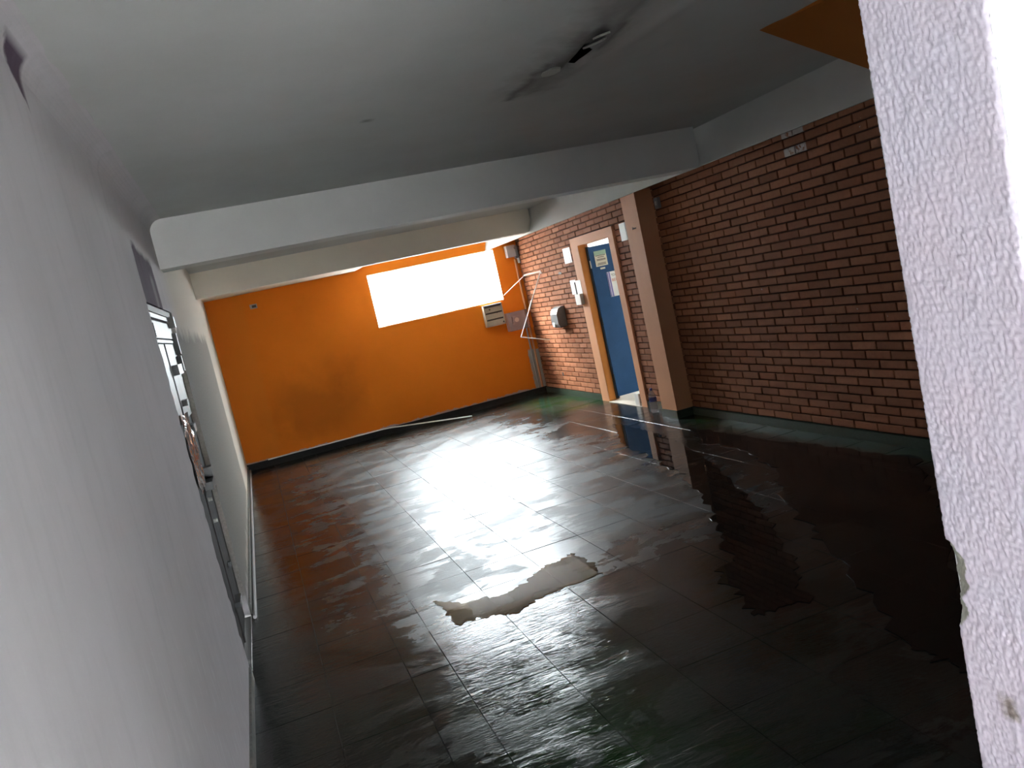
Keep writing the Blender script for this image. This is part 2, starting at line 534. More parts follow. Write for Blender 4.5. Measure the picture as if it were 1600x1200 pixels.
def mat_blue():
    t = NT('scratched_blue_door_paint')
    v = t.pos()
    n1 = t.noise(v, 4.0, 4)
    n2 = t.noise(t.pos((3.0, 1, 14.0)), 3.0, 6, 0.7, 0.8)
    base = t.mix(t.ramp(n1, 0.35, 0.7), (0.020, 0.074, 0.19, 1), (0.028, 0.092, 0.225, 1))
    base = t.mix(t.math('MULTIPLY', t.ramp(n2, 0.66, 0.74), 0.5), base, (0.14, 0.24, 0.38, 1))
    t.set(Base_Color=base, Roughness=0.5, Normal=t.bump(n1, 0.1, 0.003), Specular_IOR_Level=0.2)
    return t.m


M['blue'] = mat_blue()

# ---------------------------------------------------------------- mesh helpers


def BM():
    return bmesh.new()


def link(name, bm, mat, parent=None, smooth=False, loc=None, kind=None, label=None, cat=None, group=None, bevel=0.0):
    if bevel:
        bmesh.ops.bevel(bm, geom=[e for e in bm.edges if len(e.link_faces) == 2 and e.calc_face_angle(0) > 0.6], offset=bevel, segments=2, affect='EDGES', profile=0.6)
    bmesh.ops.recalc_face_normals(bm, faces=bm.faces[:])
    me = bpy.data.meshes.new(name)
    bm.to_mesh(me)
    bm.free()
    if smooth:
        for p in me.polygons:
            p.use_smooth = True
    if mat is not None:
        for m in (mat if isinstance(mat, (list, tuple)) else [mat]):
            me.materials.append(m)
    return obj(name, me, parent, loc, kind, label, cat, group)


def obj(name, me, parent=None, loc=None, kind=None, label=None, cat=None, group=None):
    o = bpy.data.objects.new(name, me)
    COL.objects.link(o)
    if loc is not None:
        o.location = loc
    if parent is not None:
        o.parent = parent
    tag(o, kind, label, cat, group)
    return o


def tag(o, kind=None, label=None, cat=None, group=None):
    for k, v in (('kind', kind), ('label', label), ('category', cat), ('group', group)):
        if v:
            o[k] = v


def empty(name, loc, label, cat, group=None, rotz=0.0):
    o = obj(name, None, None, loc, None, label, cat, group)
    o.rotation_euler.z = rotz
    o.empty_display_size = 0.05
    return o


def box(bm, x0, x1, y0, y1, z0, z1, mi=0):
    vs = [bm.verts.new(p) for p in ((x0, y0, z0), (x1, y0, z0), (x1, y1, z0), (x0, y1, z0), (x0, y0, z1), (x1, y0, z1), (x1, y1, z1), (x0, y1, z1))]
    fs = []
    for f in ((0, 3, 2, 1), (4, 5, 6, 7), (0, 1, 5, 4), (1, 2, 6, 5), (2, 3, 7, 6), (3, 0, 4, 7)):
        fc = bm.faces.new([vs[i] for i in f])
        fc.material_index = mi
        fs.append(fc)
    return vs


def prism(bm, pts, axis, a, b):
    """extrude the 2D polygon pts along axis from a to b; pts are the two other coordinates in xyz order"""
    def P(p, t):
        c = list(p)
        c.insert('xyz'.index(axis), t)
        return c
    A = [bm.verts.new(P(p, a)) for p in pts]
    B = [bm.verts.new(P(p, b)) for p in pts]
    bm.faces.new(A)
    bm.faces.new(B[::-1])
    n = len(pts)
    for i in range(n):
        bm.faces.new((A[i], B[i], B[(i + 1) % n], A[(i + 1) % n]))


def wall_cells(bm, axis, at, th, ub, vb, holes):
    """thick wall in the plane axis=at (front) .. at+th (back), from breaks ub, vb, cells in holes left open"""
    def P(t, u, v):
        return (t, u, v) if axis == 'x' else (u, t, v)
    cache = {}

    def V(t, i, j):
        k = (t, i, j)
        if k not in cache:
            cache[k] = bm.verts.new(P(at if t == 0 else at + th, ub[i], vb[j]))
        return cache[k]
    nu, nv = len(ub) - 1, len(vb) - 1
    solid = lambda i, j: 0 <= i < nu and 0 <= j < nv and (i, j) not in holes
    for i in range(nu):
        for j in range(nv):
            if not solid(i, j):
                continue
            for t in (0, 1):
                bm.faces.new((V(t, i, j), V(t, i + 1, j), V(t, i + 1, j + 1), V(t, i, j + 1)))
            for di, dj, a, b in ((-1, 0, (i, j), (i, j + 1)), (1, 0, (i + 1, j), (i + 1, j + 1)), (0, -1, (i, j), (i + 1, j)), (0, 1, (i, j + 1), (i + 1, j + 1))):
                if not solid(i + di, j + dj):
                    bm.faces.new((V(0, *a), V(0, *b), V(1, *b), V(1, *a)))


def tube(bm, pts, r, seg=8, closed_ends=True):
    pts = [Vector(p) for p in pts]
    rings = []
    for i, p in enumerate(pts):
        if i == 0:
            d = pts[1] - p
        elif i == len(pts) - 1:
            d = p - pts[-2]
        else:
            d = (p - pts[i - 1]).normalized() + (pts[i + 1] - p).normalized()
        d.normalize()
        up = Vector((0, 0, 1)) if abs(d.z) < 0.95 else Vector((0, 1, 0))
        a = d.cross(up).normalized()
        b = d.cross(a).normalized()
        rr = r[i] if isinstance(r, (list, tuple)) else r
        rings.append([bm.verts.new(p + rr * (math.cos(2 * math.pi * k / seg) * a + math.sin(2 * math.pi * k / seg) * b)) for k in range(seg)])
    for A, B in zip(rings, rings[1:]):
        for k in range(seg):
            bm.faces.new((A[k], A[(k + 1) % seg], B[(k + 1) % seg], B[k]))
    if closed_ends:
        bm.faces.new(rings[0][::-1])
        bm.faces.new(rings[-1])


def lathe(bm, prof, seg=20, c=(0, 0, 0), caps=True):
    rings = []
    for r, z in prof:
        rings.append([bm.verts.new((c[0] + r * math.cos(2 * math.pi * k / seg), c[1] + r * math.sin(2 * math.pi * k / seg), c[2] + z)) for k in range(seg)])
    for A, B in zip(rings, rings[1:]):
        for k in range(seg):
            bm.faces.new((A[k], A[(k + 1) % seg], B[(k + 1) % seg], B[k]))
    if caps:
        bm.faces.new(rings[0][::-1])
        bm.faces.new(rings[-1])


# ---------------------------------------------------------------- the setting
# floor: grout bed with slate tiles laid on it
bm = BM()
box(bm, -0.15, W + 0.12, 0.5, D + 0.2, -0.20, -0.004)
floor = link('floor', bm, M['grout'], kind='structure')
XB = [0.0, 0.37, 0.76, 0.96, 1.37, 1.78, 2.19, 2.60, 3.01, 3.42, 3.83, 4.24, W + 0.005]
YB = [0.56 + 0.41 * i for i in range(29)]
YB[-1] = D
tile_cache = {}


def tile_mesh(w, l, rounded=True):
    k = (round(w, 3), round(l, 3))
    if k not in tile_cache:
        b = BM()
        box(b, -w / 2, w / 2, -l / 2, l / 2, -0.012, 0.0)
        top = [e for e in b.edges if all(v.co.z > -0.001 for v in e.verts)]
        bmesh.ops.bevel(b, geom=top, offset=0.0010, segments=1, affect='EDGES')
        bmesh.ops.recalc_face_normals(b, faces=b.faces[:])
        me = bpy.data.meshes.new('tile')
        b.to_mesh(me)
        b.free()
        me.materials.append(M['tile'])
        tile_cache[k] = me
    return tile_cache[k]


rt = random.Random(3)
stuff_bm = BM()
for j in range(len(YB) - 1):
    for i in range(len(XB) - 1):
        x0, x1, y0, y1 = XB[i], XB[i + 1], YB[j], YB[j + 1]
        g = 0.0022
        w, l = x1 - x0 - g, y1 - y0 - g
        cx, cy = (x0 + x1) / 2, (y0 + y1) / 2
        dz = rt.uniform(-0.0012, 0.0006)
        rx, ry = rt.gauss(0, 0.0012), rt.gauss(0, 0.0012)
        if j < 3:
            box(stuff_bm, cx - w / 2, cx + w / 2, cy - l / 2, cy + l / 2, -0.012, dz)
            continue
        o = obj('tile', tile_mesh(w, l), floor, (cx, cy, dz))
        o.rotation_euler = (rx, ry, 0)
ts = link('tile_field', stuff_bm, M['tile'], parent=floor, kind='stuff')

# left wall: one irregular sheet with the doorway cut out; ragged near edge where the plaster has broken off
rl = random.Random(5)
near_edge = []
z = 0.0
while z < 2.05:
    near_edge.append((4.42 + 0.16 * max(0.0, 0.7 - z) + rl.uniform(-0.03, 0.03), z))
    z += 0.045
far_edge = [(5.58, 0.0), (5.59, 0.3), (5.60, 0.66), (5.63, 0.95), (5.67, 1.3), (5.72, 1.6), (5.78, 1.9), (5.81, 2.07)]
near_edge.append((4.39, 2.07))
bm = BM()


def strip_rows(edge, y_end):
    """wall sheet between the ragged edge and the straight line y=y_end, front, back and the edge face"""
    F = [(bm.verts.new((0.0, y, z)), bm.verts.new((0.0, y_end, z)), bm.verts.new((-0.15, y, z)), bm.verts.new((-0.15, y_end, z))) for (y, z) in edge]
    for A, B in zip(F, F[1:]):
        bm.faces.new((A[0], A[1], B[1], B[0]))
        bm.faces.new((A[2], B[2], B[3], A[3]))
        bm.faces.new((A[0], B[0], B[2], A[2]))


strip_rows(near_edge, -2.6)
strip_rows(far_edge, D + 0.2)
box(bm, -0.15, 0.0, -2.6, D + 0.2, 2.07, H + 0.1)
wall_left = link('wall_left', bm, M['left_wall'], kind='structure')

# soft plastered cove between the left wall and the ceiling
bm = BM()
R = 0.085
arc = [(0.0 + R * (1 - math.cos(a)), H - R + R * math.sin(a)) for a in [math.pi / 2 * i / 8 for i in range(9)]]
prism(bm, arc + [(R, H + 0.02), (-0.02, H + 0.02), (-0.02, H - R)], 'y', -2.6, 5.86)
cove = link('cove', bm, M['left_wall'], parent=wall_left)
# back wall with the window opening
bm = BM()
wall_cells(bm, 'y', D, 0.11, [-0.15, WX0, WX1, W + 0.12], [-0.1, WZ0, WZ1, H + 0.1], {(1, 1)})
for f in bm.faces:
    c = f.calc_center_median()
    if D + 0.01 < c.y < D + 0.10 and WX0 - 0.01 < c.x < WX1 + 0.01:
        f.material_index = 1
wall_back = link('wall_back', bm, [M['orange'], M['reveal_white']], kind='structure')

# right wall: mortar core with the doorway, bricks laid on it
DY0, DY1, DZ = 8.76, 9.68, 2.07            # clear doorway
OY0, OY1, OZ = 8.62, 9.90, 2.18            # outside of the painted surround
XM = W + 0.018
bm = BM()
wall_cells(bm, 'x', XM, 0.113, [0.5, OY0 + 0.02, OY1 - 0.02, D + 0.2], [-0.1, OZ - 0.02, H + 0.1], {(1, 0)})
wall_right = link('wall_right', bm, M['mortar'], kind='structure')

BP, BC, BZ0, BY0 = 0.2525, 0.0703, 0.117, 5.555
brick_cache = {}


def brick_bm(b, x, yc, zc, l, h, dep=0.030):
    c = 0.004
    x1 = x + dep
    ring0 = [b.verts.new(p) for p in ((x1, yc - l / 2, zc - h / 2), (x1, yc + l / 2, zc - h / 2), (x1, yc + l / 2, zc + h / 2), (x1, yc - l / 2, zc + h / 2))]
    ring1 = [b.verts.new((x + c, v.co.y, v.co.z)) for v in ring0]
    ring2 = [b.verts.new((x, v.co.y + (c if v.co.y < yc else -c), v.co.z + (c if v.co.z < zc else -c))) for v in ring0]
    for A, B in ((ring0, ring1), (ring1, ring2)):
        for k in range(4):
            b.faces.new((A[k], A[(k + 1) % 4], B[(k + 1) % 4], B[k]))
    b.faces.new(ring2)
    b.faces.new(ring0[::-1])


def brick_mesh(l, white):
    k = (round(l, 3), white)
    if k not in brick_cache:
        b = BM()
        brick_bm(b, 0, 0, 0, l, 0.0605)
        bmesh.ops.recalc_face_normals(b, faces=b.faces[:])
        me = bpy.data.meshes.new('brick')
        b.to_mesh(me)
        b.free()
        me.materials.append(M['brick_white'] if white else M['brick'])
        brick_cache[k] = me
    return brick_cache[k]


rb = random.Random(11)
spans = []
for k in range(0, 36):
    zc = BZ0 + BC * k
    ph = BY0 if k % 2 else BY0 + BP / 2
    n0 = math.floor((0.81 - ph) / BP)
    n1 = math.ceil((D - ph) / BP)
    for n in range(n0, n1 + 1):
        a, b_ = ph + n * BP + 0.005, ph + (n + 1) * BP - 0.005
        a, b_ = max(a, 0.81), min(b_, D - 0.002)
        cuts = [(a, b_)]
        if zc + 0.03 < OZ + 0.02 and zc - 0.03 < OZ - 0.01:
            new = []
            for (p, q) in cuts:
                if q <= OY0 or p >= OY1:
                    new.append((p, q))
                else:
                    if p < OY0:
                        new.append((p, OY0 - 0.003))
                    if q > OY1:
                        new.append((OY1 + 0.003, q))
            cuts = new
        for (p, q) in cuts:
            if q - p > 0.025:
                spans.append((k, zc, p, q, n))
vis = sorted([s for s in spans if 4.36 < s[3] and s[2] < 7.7 and s[0] <= 33], key=lambda s: s[2])
own = set(id(s) for s in vis[:300])
sb = BM()
for s in spans:
    k, zc, p, q, n = s
    white = k in (33, 31) and 5.02 < (p + q) / 2 < 5.60
    dx = rb.uniform(-0.003, 0.002)
    if id(s) in own:
        o = obj('brick', brick_mesh(q - p, white), wall_right, (W + dx, (p + q) / 2, zc))
        o.rotation_euler = (rb.gauss(0, 0.006), 0, rb.gauss(0, 0.01))
        if white:
            o['label'] = 'brick splashed with white paint'
    else:
        brick_bm(sb, W + dx, (p + q) / 2, zc + rb.uniform(-0.001, 0.001), q - p, 0.0605)
bf = link('brick_field', sb, M['brick'], parent=wall_right, kind='stuff')

# ceiling with the sagging, cracked plaster
bm = BM()
CXC, CYC = 2.02, 3.34
xs = [-0.15, 0.6, 1.1] + [1.4 + 0.03 * i for i in range(42)] + [2.9, 3.6, W + 0.12]
ys = [-2.6, 0.0, 1.5] + [2.3 + 0.05 * i for i in range(48)] + [5.0, 5.85, 8.0, 10.0, D + 0.2]


def sag(x, y):
    line = CXC + 0.05 * math.sin((y - 3.0) * 3.1)
    d = x - line
    e = math.exp(-((y - 3.3) / 0.62) ** 2)
    s = 0.035 * e * math.exp(-(d / 0.16) ** 2)
    s -= 0.028 * math.exp(-((y - 3.28) / 0.30) ** 2) * math.exp(-(d / 0.028) ** 2)
    s += 0.006 * e * noise.noise(Vector((x * 9, y * 7, 0)))
    d2 = x - (2.33 - 0.10 * (y - 3.0))
    s += 0.012 * math.exp(-((y - 2.7) / 0.8) ** 2) * math.exp(-(d2 / 0.05) ** 2)
    return s


gv = [[bm.verts.new((x, y, H - sag(x, y))) for y in ys] for x in xs]
for i in range(len(xs) - 1):
    for j in range(len(ys) - 1):
        xm, ym = (xs[i] + xs[i + 1]) / 2, (ys[j] + ys[j + 1]) / 2
        ln = CXC + 0.05 * math.sin((ym - 3.0) * 3.1)
        if abs(xm - ln) < 0.022 and 3.20 < ym < 3.46:
            continue
        bm.faces.new((gv[i][j], gv[i + 1][j], gv[i + 1][j + 1], gv[i][j + 1]))
ceiling = link('ceiling', bm, M['ceiling'], kind='structure', smooth=True)
bm = BM()
box(bm, -0.15, W + 0.12, -2.6, D + 0.2, H + 0.06, H + 0.18)
link('ceiling_slab', bm, M['void'], parent=ceiling)
for (px, py, l, w, tilt) in ((1.985, 3.50, 0.17, 0.05, 0.30), (2.055, 3.15, 0.15, 0.06, -0.35), (2.045, 3.06, 0.12, 0.05, -0.2)):
    b = BM()
    pts = []
    for a in range(9):
        t = a / 9 * 2 * math.pi
        rr = 1 + 0.25 * noise.noise(Vector((px * 5 + math.cos(t), py * 5 + math.sin(t), 1)))
        pts.append((math.cos(t) * w / 2 * rr, math.sin(t) * l / 2 * rr))
    prism(b, pts, 'z', -0.004, 0.004)
    o = link('plaster_flake', b, M['flake'], parent=ceiling, loc=(px, py, H - 0.030))
    o.rotation_euler = (0.12, tilt, 0.15)

# beams
def beam(name, build, m=None):
    b = BM()
    build(b)
    return link(name, b, m or M['beam'], kind='structure')


beam('ceiling_beam', lambda b: prism(b, [(5.85, 2.362), (6.08, 2.362), (6.08, H + 0.02), (5.85, H + 0.02)], 'x', 0.0, 4.18))
beam('ceiling_beam', lambda b: prism(b, [(10.0, 2.388), (10.22, 2.388), (10.22, H + 0.02), (10.0, H + 0.02)], 'x', 0.0, 4.22), M['cream_bounce'])
beam('ceiling_beam', lambda b: prism(b, [(4.165, 2.365), (W + 0.05, 2.452), (W + 0.05, H + 0.02), (4.27, H + 0.02)], 'y', 0.82, D))
beam('ceiling_beam', lambda b: prism(b, [(0.0, 2.462), (2.14, 2.462), (2.46, 2.56), (2.46, H + 0.02), (0.0, H + 0.02)], 'y', 10.9, D), M['cream_bounce'])
# orange painted stair soffit set in the ceiling at the near right
bm = BM()
lo = [bm.verts.new(p) for p in ((3.06, 3.40, 2.687), (3.58, 0.86, 2.59), (4.55, 0.86, 2.415), (4.55, 4.00, 2.415))]
hi = [bm.verts.new((v.co.x, v.co.y, H + 0.05)) for v in lo]
bm.faces.new(lo)
bm.faces.new(hi[::-1])
for k in range(4):
    bm.faces.new((lo[k], lo[(k + 1) % 4], hi[(k + 1) % 4], hi[k]))
link('ceiling_soffit', bm, M['orange_soffit'], kind='structure')

# pilaster with its own green foot
bm = BM()
box(bm, 4.478, W + 0.05, 7.60, 7.92, 0.0, 2.43)
pil = link('pilaster', bm, M['tan'], kind='structure', bevel=0.006)
bm = BM()
box(bm, 4.466, W + 0.02, 7.588, 7.932, 0.0, 0.085)
link('foot', bm, M['skirt_green'], parent=pil, bevel=0.003)

# skirtings
bm = BM()
box(bm, 0.0, W, D - 0.018, D + 0.01, -0.003, 0.095)
link('baseboard_back', bm, M['skirt_dark'], kind='structure', bevel=0.003)
bm = BM()
for a, b_ in ((0.82, 7.60), (7.92, OY0), (OY1, D)):
    box(bm, W - 0.016, W + 0.03, a, b_, -0.003, 0.078)
link('baseboard_right', bm, M['skirt_green'], kind='structure')
bm = BM()
box(bm, -0.01, 0.012, 0.9, 4.50, -0.003, 0.07)
box(bm, -0.01, 0.014, 5.62, D, -0.003, 0.075)
link('baseboard_left', bm, M['skirt_grey'], kind='structure')

# front wall with the textured lavender jamb, seen close on the right
JX, JY0, JY1 = 1.172, 0.634, 0.800
bm = BM()
box(bm, JX + 0.014, W + 0.12, JY0 + 0.02, JY1, -0.1, H + 0.1)
box(bm, JX + 0.0025, W + 0.12, JY0, JY0 + 0.02, -0.1, H + 0.1)
wall_front = link('wall_front', bm, M['white_wall'], kind='structure')
bm = BM()
lay = bm.verts.layers.float.new('chip')
nu, nv = 84, 840
Z0, Z1 = 0.62, 2.686
chips = ((1.277, 0.042, 0.028), (1.228, 0.028, 0.019))


def jamb_point(u, zz):
    """u 0..1 across the reveal from the near arris to the far one, wrapping a little round both"""
    y = JY0 + (JY1 - JY0) * u
    p = Vector((0.0, y * 300, zz * 150))
    h = noise.noise(p) * 0.55 + noise.noise(p * 2.1 + Vector((5, 3, 1))) * 0.4 + noise.noise(p * 0.45) * 0.25
    q = Vector((3.0, y * 230, zz * 110))
    ridge = max(0.0, 1 - abs(noise.noise(q)) * 4.0)
    x = JX - 0.0012 * h - 0.0013 * ridge
    e = min(u, 1 - u) * (JY1 - JY0)
    if e < 0.006:
        x += (0.006 - e) ** 2 / 0.012 * (0.8 if u < 0.5 else 1.4)
    c = 0.0
    for (cz, ch, cd) in chips:
        a = 1 - ((zz - cz) / ch) ** 2
        if a > 0:
            r = cd * math.sqrt(a) * (1 + 0.4 * noise.noise(Vector((0, zz * 60, 7))))
            dd = (1 - u) * (JY1 - JY0)
            if dd < r:
                c = 1.0
                x += 0.9 * (r - dd) * 0.55 + 0.0015 * noise.noise(Vector((1, y * 300, zz * 300)))
    return Vector((x, y, zz)), c


rows = []
for j in range(nv + 1):
    zz = Z0 + (Z1 - Z0) * j / nv
    row = []
    for i in range(nu + 1):
        p, c = jamb_point(i / nu, zz)
        v = bm.verts.new(p)
        v[lay] = c
        row.append(v)
    # wrap to the core on both sides
    vb_ = bm.verts.new((JX + 0.03, JY1 + 0.0, zz))
    rows.append(row + [vb_])
for A, B in zip(rows, rows[1:]):
    for k in range(len(A) - 1):
        bm.faces.new((A[k], A[k + 1], B[k + 1], B[k]))
link('jamb_plaster', bm, M['jamb'], parent=wall_front, smooth=True)
bm = BM()
box(bm, JX, JX + 0.03, JY0, JY1, -0.1, Z0)
link('jamb_plaster_low', bm, M['jamb'], parent=wall_front)

# made-up porch behind the camera, its low opening sized to limit the daylight
bm = BM()
box(bm, -0.15, 3.2, -2.75, -2.6, PZ, H + 0.1)
box(bm, 1.75, 3.2, -2.75, -2.6, -0.1, PZ)
box(bm, 3.2, 3.35, -2.75, JY0, -0.1, H + 0.1)
box(bm, -0.15, W + 0.12, -2.75, 0.8, H + 0.08, H + 0.2)
link('wall_porch_baffle', bm, M['white_wall'], kind='structure')
bm = BM()
box(bm, -0.15, W + 0.12, -2.75, 0.5, -0.2, -0.004)
link('floor_porch', bm, M['concrete'], kind='structure')

# ground outside
bm = BM()
box(bm, -40, 60, D + 0.12, 60, -0.5, -0.05)
box(bm, -40, 60, -40, -2.75, -0.5, -0.05)
box(bm, W + 0.125, 60, -2.75, D + 0.12, -0.5, -0.05)
link('ground', bm, M['concrete'], kind='structure')
# added unseen wall left of the window, keeps sky light off the corner bricks
bm = BM()
box(bm, 1.62, 1.80, D + 0.12, D + 9.0, -0.1, 3.4)
link('wall_sky_blocker', bm, M['concrete'], kind='structure')

# window 1
win = obj('window_1', None, None, ((WX0 + WX1) / 2, D + 0.085, WZ0), 'structure')
bm = BM()
cx = (WX0 + WX1) / 2
w2, hh = (WX1 - WX0) / 2, WZ1 - WZ0
box(bm, -w2, w2, -0.02, 0.02, 0.0, 0.018)
box(bm, -w2, w2, -0.02, 0.02, hh - 0.018, hh)
box(bm, -w2, -w2 + 0.018, -0.02, 0.02, 0.018, hh - 0.018)
box(bm, w2 - 0.018, w2, -0.02, 0.02, 0.018, hh - 0.018)
link('window_frame', bm, M['alu'], parent=win)
bm = BM()
box(bm, -w2 + 0.018, w2 - 0.018, -0.003, 0.003, 0.018, hh - 0.018)
link('pane', bm, M['glass'], parent=win)

# ---------------------------------------------------------------- doorway in the brick wall: door_1
d1 = obj('door_1', None, None, (W, (DY0 + DY1) / 2, 0), 'structure')
yc = (DY0 + DY1) / 2


def dbox(bm, x0, x1, y0, y1, z0, z1):
    box(bm, x0 - W, x1 - W, y0 - yc, y1 - yc, z0, z1)


bm = BM()
dbox(bm, W - 0.022, XM + 0.10, DY1, OY1, 0.0, OZ)
link('jamb', bm, M['tan'], parent=d1, bevel=0.004)
bm = BM()
dbox(bm, W - 0.022, XM + 0.10, OY0, DY0, 0.0, OZ)
link('jamb', bm, M['tan'], parent=d1, bevel=0.004)
bm = BM()
dbox(bm, W - 0.022, XM + 0.10, DY0, DY1, DZ, OZ)
link('lintel', bm, M['tan'], parent=d1)
bm = BM()
dbox(bm, W - 0.016, XM + 0.065, DY1 - 0.006, DY1 + 0.002, 0.0, DZ)
link('reveal_lining', bm, M['reveal_orange'], parent=d1)
bm = BM()
dbox(bm, W - 0.03, XM + 0.11, DY0, DY1, -0.01, 0.006)
link('threshold', bm, M['stone'], parent=d1)
bm = BM()
dbox(bm, W + 0.075, W + 0.118, DY1 - 0.03, DY1 - 0.001, 0.02, 2.03)
link('hinge_stile', bm, M['steel_dark'], parent=d1)
leaf_x0 = W + 0.092
bm = BM()
dbox(bm, leaf_x0, leaf_x0 + 0.84, DY1 - 0.045, DY1 - 0.008, 0.045, 2.022)
leaf = link('leaf', bm, M['blue'], parent=d1, bevel=0.003)
for zz in (0.30, 1.05, 1.80):
    bm = BM()
    tube(bm, [(leaf_x0 - W - 0.006, DY1 - yc - 0.048, zz - 0.05), (leaf_x0 - W - 0.006, DY1 - yc - 0.048, zz + 0.05)], 0.009, 8)
    link('hinge', bm, M['alu'] if zz > 1.5 else M['steel_dark'], parent=leaf)
bm = BM()
dbox(bm, leaf_x0 + 0.10, leaf_x0 + 0.84, DY1 - 0.0475, DY1 - 0.044, 0.13, 0.155)
link('kick_rail', bm, M['blue'], parent=leaf)

# signs stuck on the leaf (flat print)
FY = DY1 - 0.0465


def text_mesh(body, size, mat, loc, parent, rot=(math.radians(90), 0, 0)):
    cu = bpy.data.curves.new('lettering', 'FONT')
    cu.body = body
    cu.size = size
    cu.extrude = 0.0003
    tmp = bpy.data.objects.new('lettering_tmp', cu)
    COL.objects.link(tmp)
    dg = bpy.context.evaluated_depsgraph_get()
    me = bpy.data.meshes.new_from_object(tmp.evaluated_get(dg))
    bpy.data.objects.remove(tmp)
    bpy.data.curves.remove(cu)
    me.materials.clear()
    me.materials.append(mat)
    o = obj('lettering', me, parent, loc)
    o.rotation_euler = rot
    return o


def sheet(name, x0, x1, z0, z1, mat, label, cat):
    o = empty(name, ((x0 + x1) / 2, FY, z0), label, cat)
    b = BM()
    box(b, -(x1 - x0) / 2, (x1 - x0) / 2, -0.0015, 0.0008, 0, z1 - z0)
    link('sheet', b, mat, parent=o)
    return o


def mark(parent, name, x0, x1, z0, z1, mat, y=-0.0024):
    b = BM()
    box(b, x0, x1, y, y + 0.0012, z0, z1)
    return link(name, b, mat, parent=parent)


s1 = sheet('notice', 4.835, 5.005, 1.755, 1.955, M['cream'], 'small cream notice with mint green heading stuck high on the blue door', 'notice')
mark(s1, 'heading', -0.085, 0.085, 0.145, 0.20, M['mint'])
mark(s1, 'rule', -0.07, 0.07, 0.134, 0.142, M['ink_dark'])
for zz, a, b_ in ((0.112, -0.045, 0.05), (0.085, -0.06, 0.065), (0.073, -0.06, 0.065), (0.032, -0.055, 0.06), (0.016, -0.065, 0.06)):
    mark(s1, 'text_line', a, b_, zz, zz + 0.009, M['ink'])
s2 = sheet('label_strip', 4.885, 4.955, 1.712, 1.735, M['cream'], 'tiny cream label strip just under the green headed notice on the blue door', 'label')
s3 = sheet('sticker', 5.085, 5.20, 1.80, 1.94, M['cream'], 'pale cream sticker at top right of the blue door, half hidden by frame', 'sticker')
s4 = sheet('poster', 4.955, 5.26, 1.335, 1.66, M['paper'], 'white poster with violet left stripe and red lettering on blue door', 'poster')
mark(s4, 'stripe', -0.1515, -0.135, 0.002, 0.323, M['ink_violet'])
mark(s4, 'stripe', -0.127, -0.106, 0.002, 0.323, M['ink_violet'])
text_mesh('TDC', 0.042, M['ink_dark'], (-0.094, -0.0024, 0.262), s4)
text_mesh('Con', 0.034, M['mint'], (0.000, -0.0024, 0.264), s4)
text_mesh('BEMV', 0.052, M['ink_red'], (-0.098, -0.0024, 0.195), s4)
text_mesh('S', 0.052, M['ink_red'], (-0.028, -0.0024, 0.130), s4)
text_mesh('EI', 0.052, M['ink_dark'], (-0.030, -0.0024, 0.060), s4)

# lit room beyond the doorway
bm = BM()
box(bm, W + 0.125, 8.2, 7.6, 12.2, -0.12, -0.002)
link('floor_beyond', bm, M['cream_floor'], kind='structure')
bm = BM()
box(bm, W + 0.125, 8.2, 7.5, 7.6, -0.1, 2.8)
box(bm, W + 0.125, 8.2, 12.2, 12.3, -0.1, 2.8)
box(bm, 8.2, 8.3, 7.5, 12.3, -0.1, 2.8)
link('wall_beyond', bm, M['reveal_white'], kind='structure')
bm = BM()
box(bm, W + 0.125, 6.3, 7.5, 12.3, 2.8, 2.9)
box(bm, 6.39, 8.3, 7.5, 12.3, 2.8, 2.9)  # narrow roof slot added to let a little sky light in
link('ceiling_beyond', bm, M['reveal_white'], kind='structure')
portal('sky_portal_roof_slot', (6.345, 9.9, 2.86), (0, 0, 0), 0.10, 4.8)

# ---------------------------------------------------------------- door_2 in the left wall (grey double metal door)
d2 = obj('door_2', None, None, (-0.03, 5.1, 0), 'structure')
bm = BM()
LX = 0.0


def ebox(bm, x0, x1, y0, y1, z0, z1):
    box(bm, x0, x1, y0 - 5.1, y1 - 5.1, z0, z1)


for a, b_, nm in ((4.30, 5.06, 'leaf'), (5.07, 5.95, 'leaf')):
    bm = BM()
    ebox(bm, -0.045, -0.008, a, b_, 0.01, 2.0)
    lf = link(nm, bm, M['door_dark'], parent=d2)
    bm = BM()
    ebox(bm, -0.010, 0.0, a + 0.04, b_ - 0.04, 1.40, 1.86)
    link('upper_panel', bm, M['door_light'], parent=lf, bevel=0.004)
    bm = BM()
    ebox(bm, -0.010, -0.002, a + 0.04, b_ - 0.04, 0.10, 1.32)
    link('lower_panel', bm, M['door_dark'], parent=lf, bevel=0.004)
bm = BM()
ebox(bm, -0.012, 0.006, 4.35, 5.9, 1.895, 1.99)
link('transom_panel', bm, M['door_light'], parent=d2, bevel=0.004)
bm = BM()
ebox(bm, -0.03, 0.012, 4.30, 5.95, 2.005, 2.03)
link('head_rail', bm, M['black'], parent=d2)
bm = BM()
ebox(bm, -0.03, 0.004, 4.30, 5.95, 1.868, 1.885)
link('rail', bm, M['black'], parent=d2)
bm = BM()
ebox(bm, -0.03, 0.006, 5.045, 5.085, 1.33, 1.86)
link('astragal', bm, M['door_light'], parent=d2)
bm = BM()
ebox(bm, -0.03, 0.003, 5.045, 5.085, 0.02, 1.325)
link('astragal', bm, M['door_dark'], parent=d2)
bm = BM()
ebox(bm, -0.03, 0.016, 4.38, 5.90, 2.035, 2.075)
link('head_frame', bm, M['rust'], parent=d2)
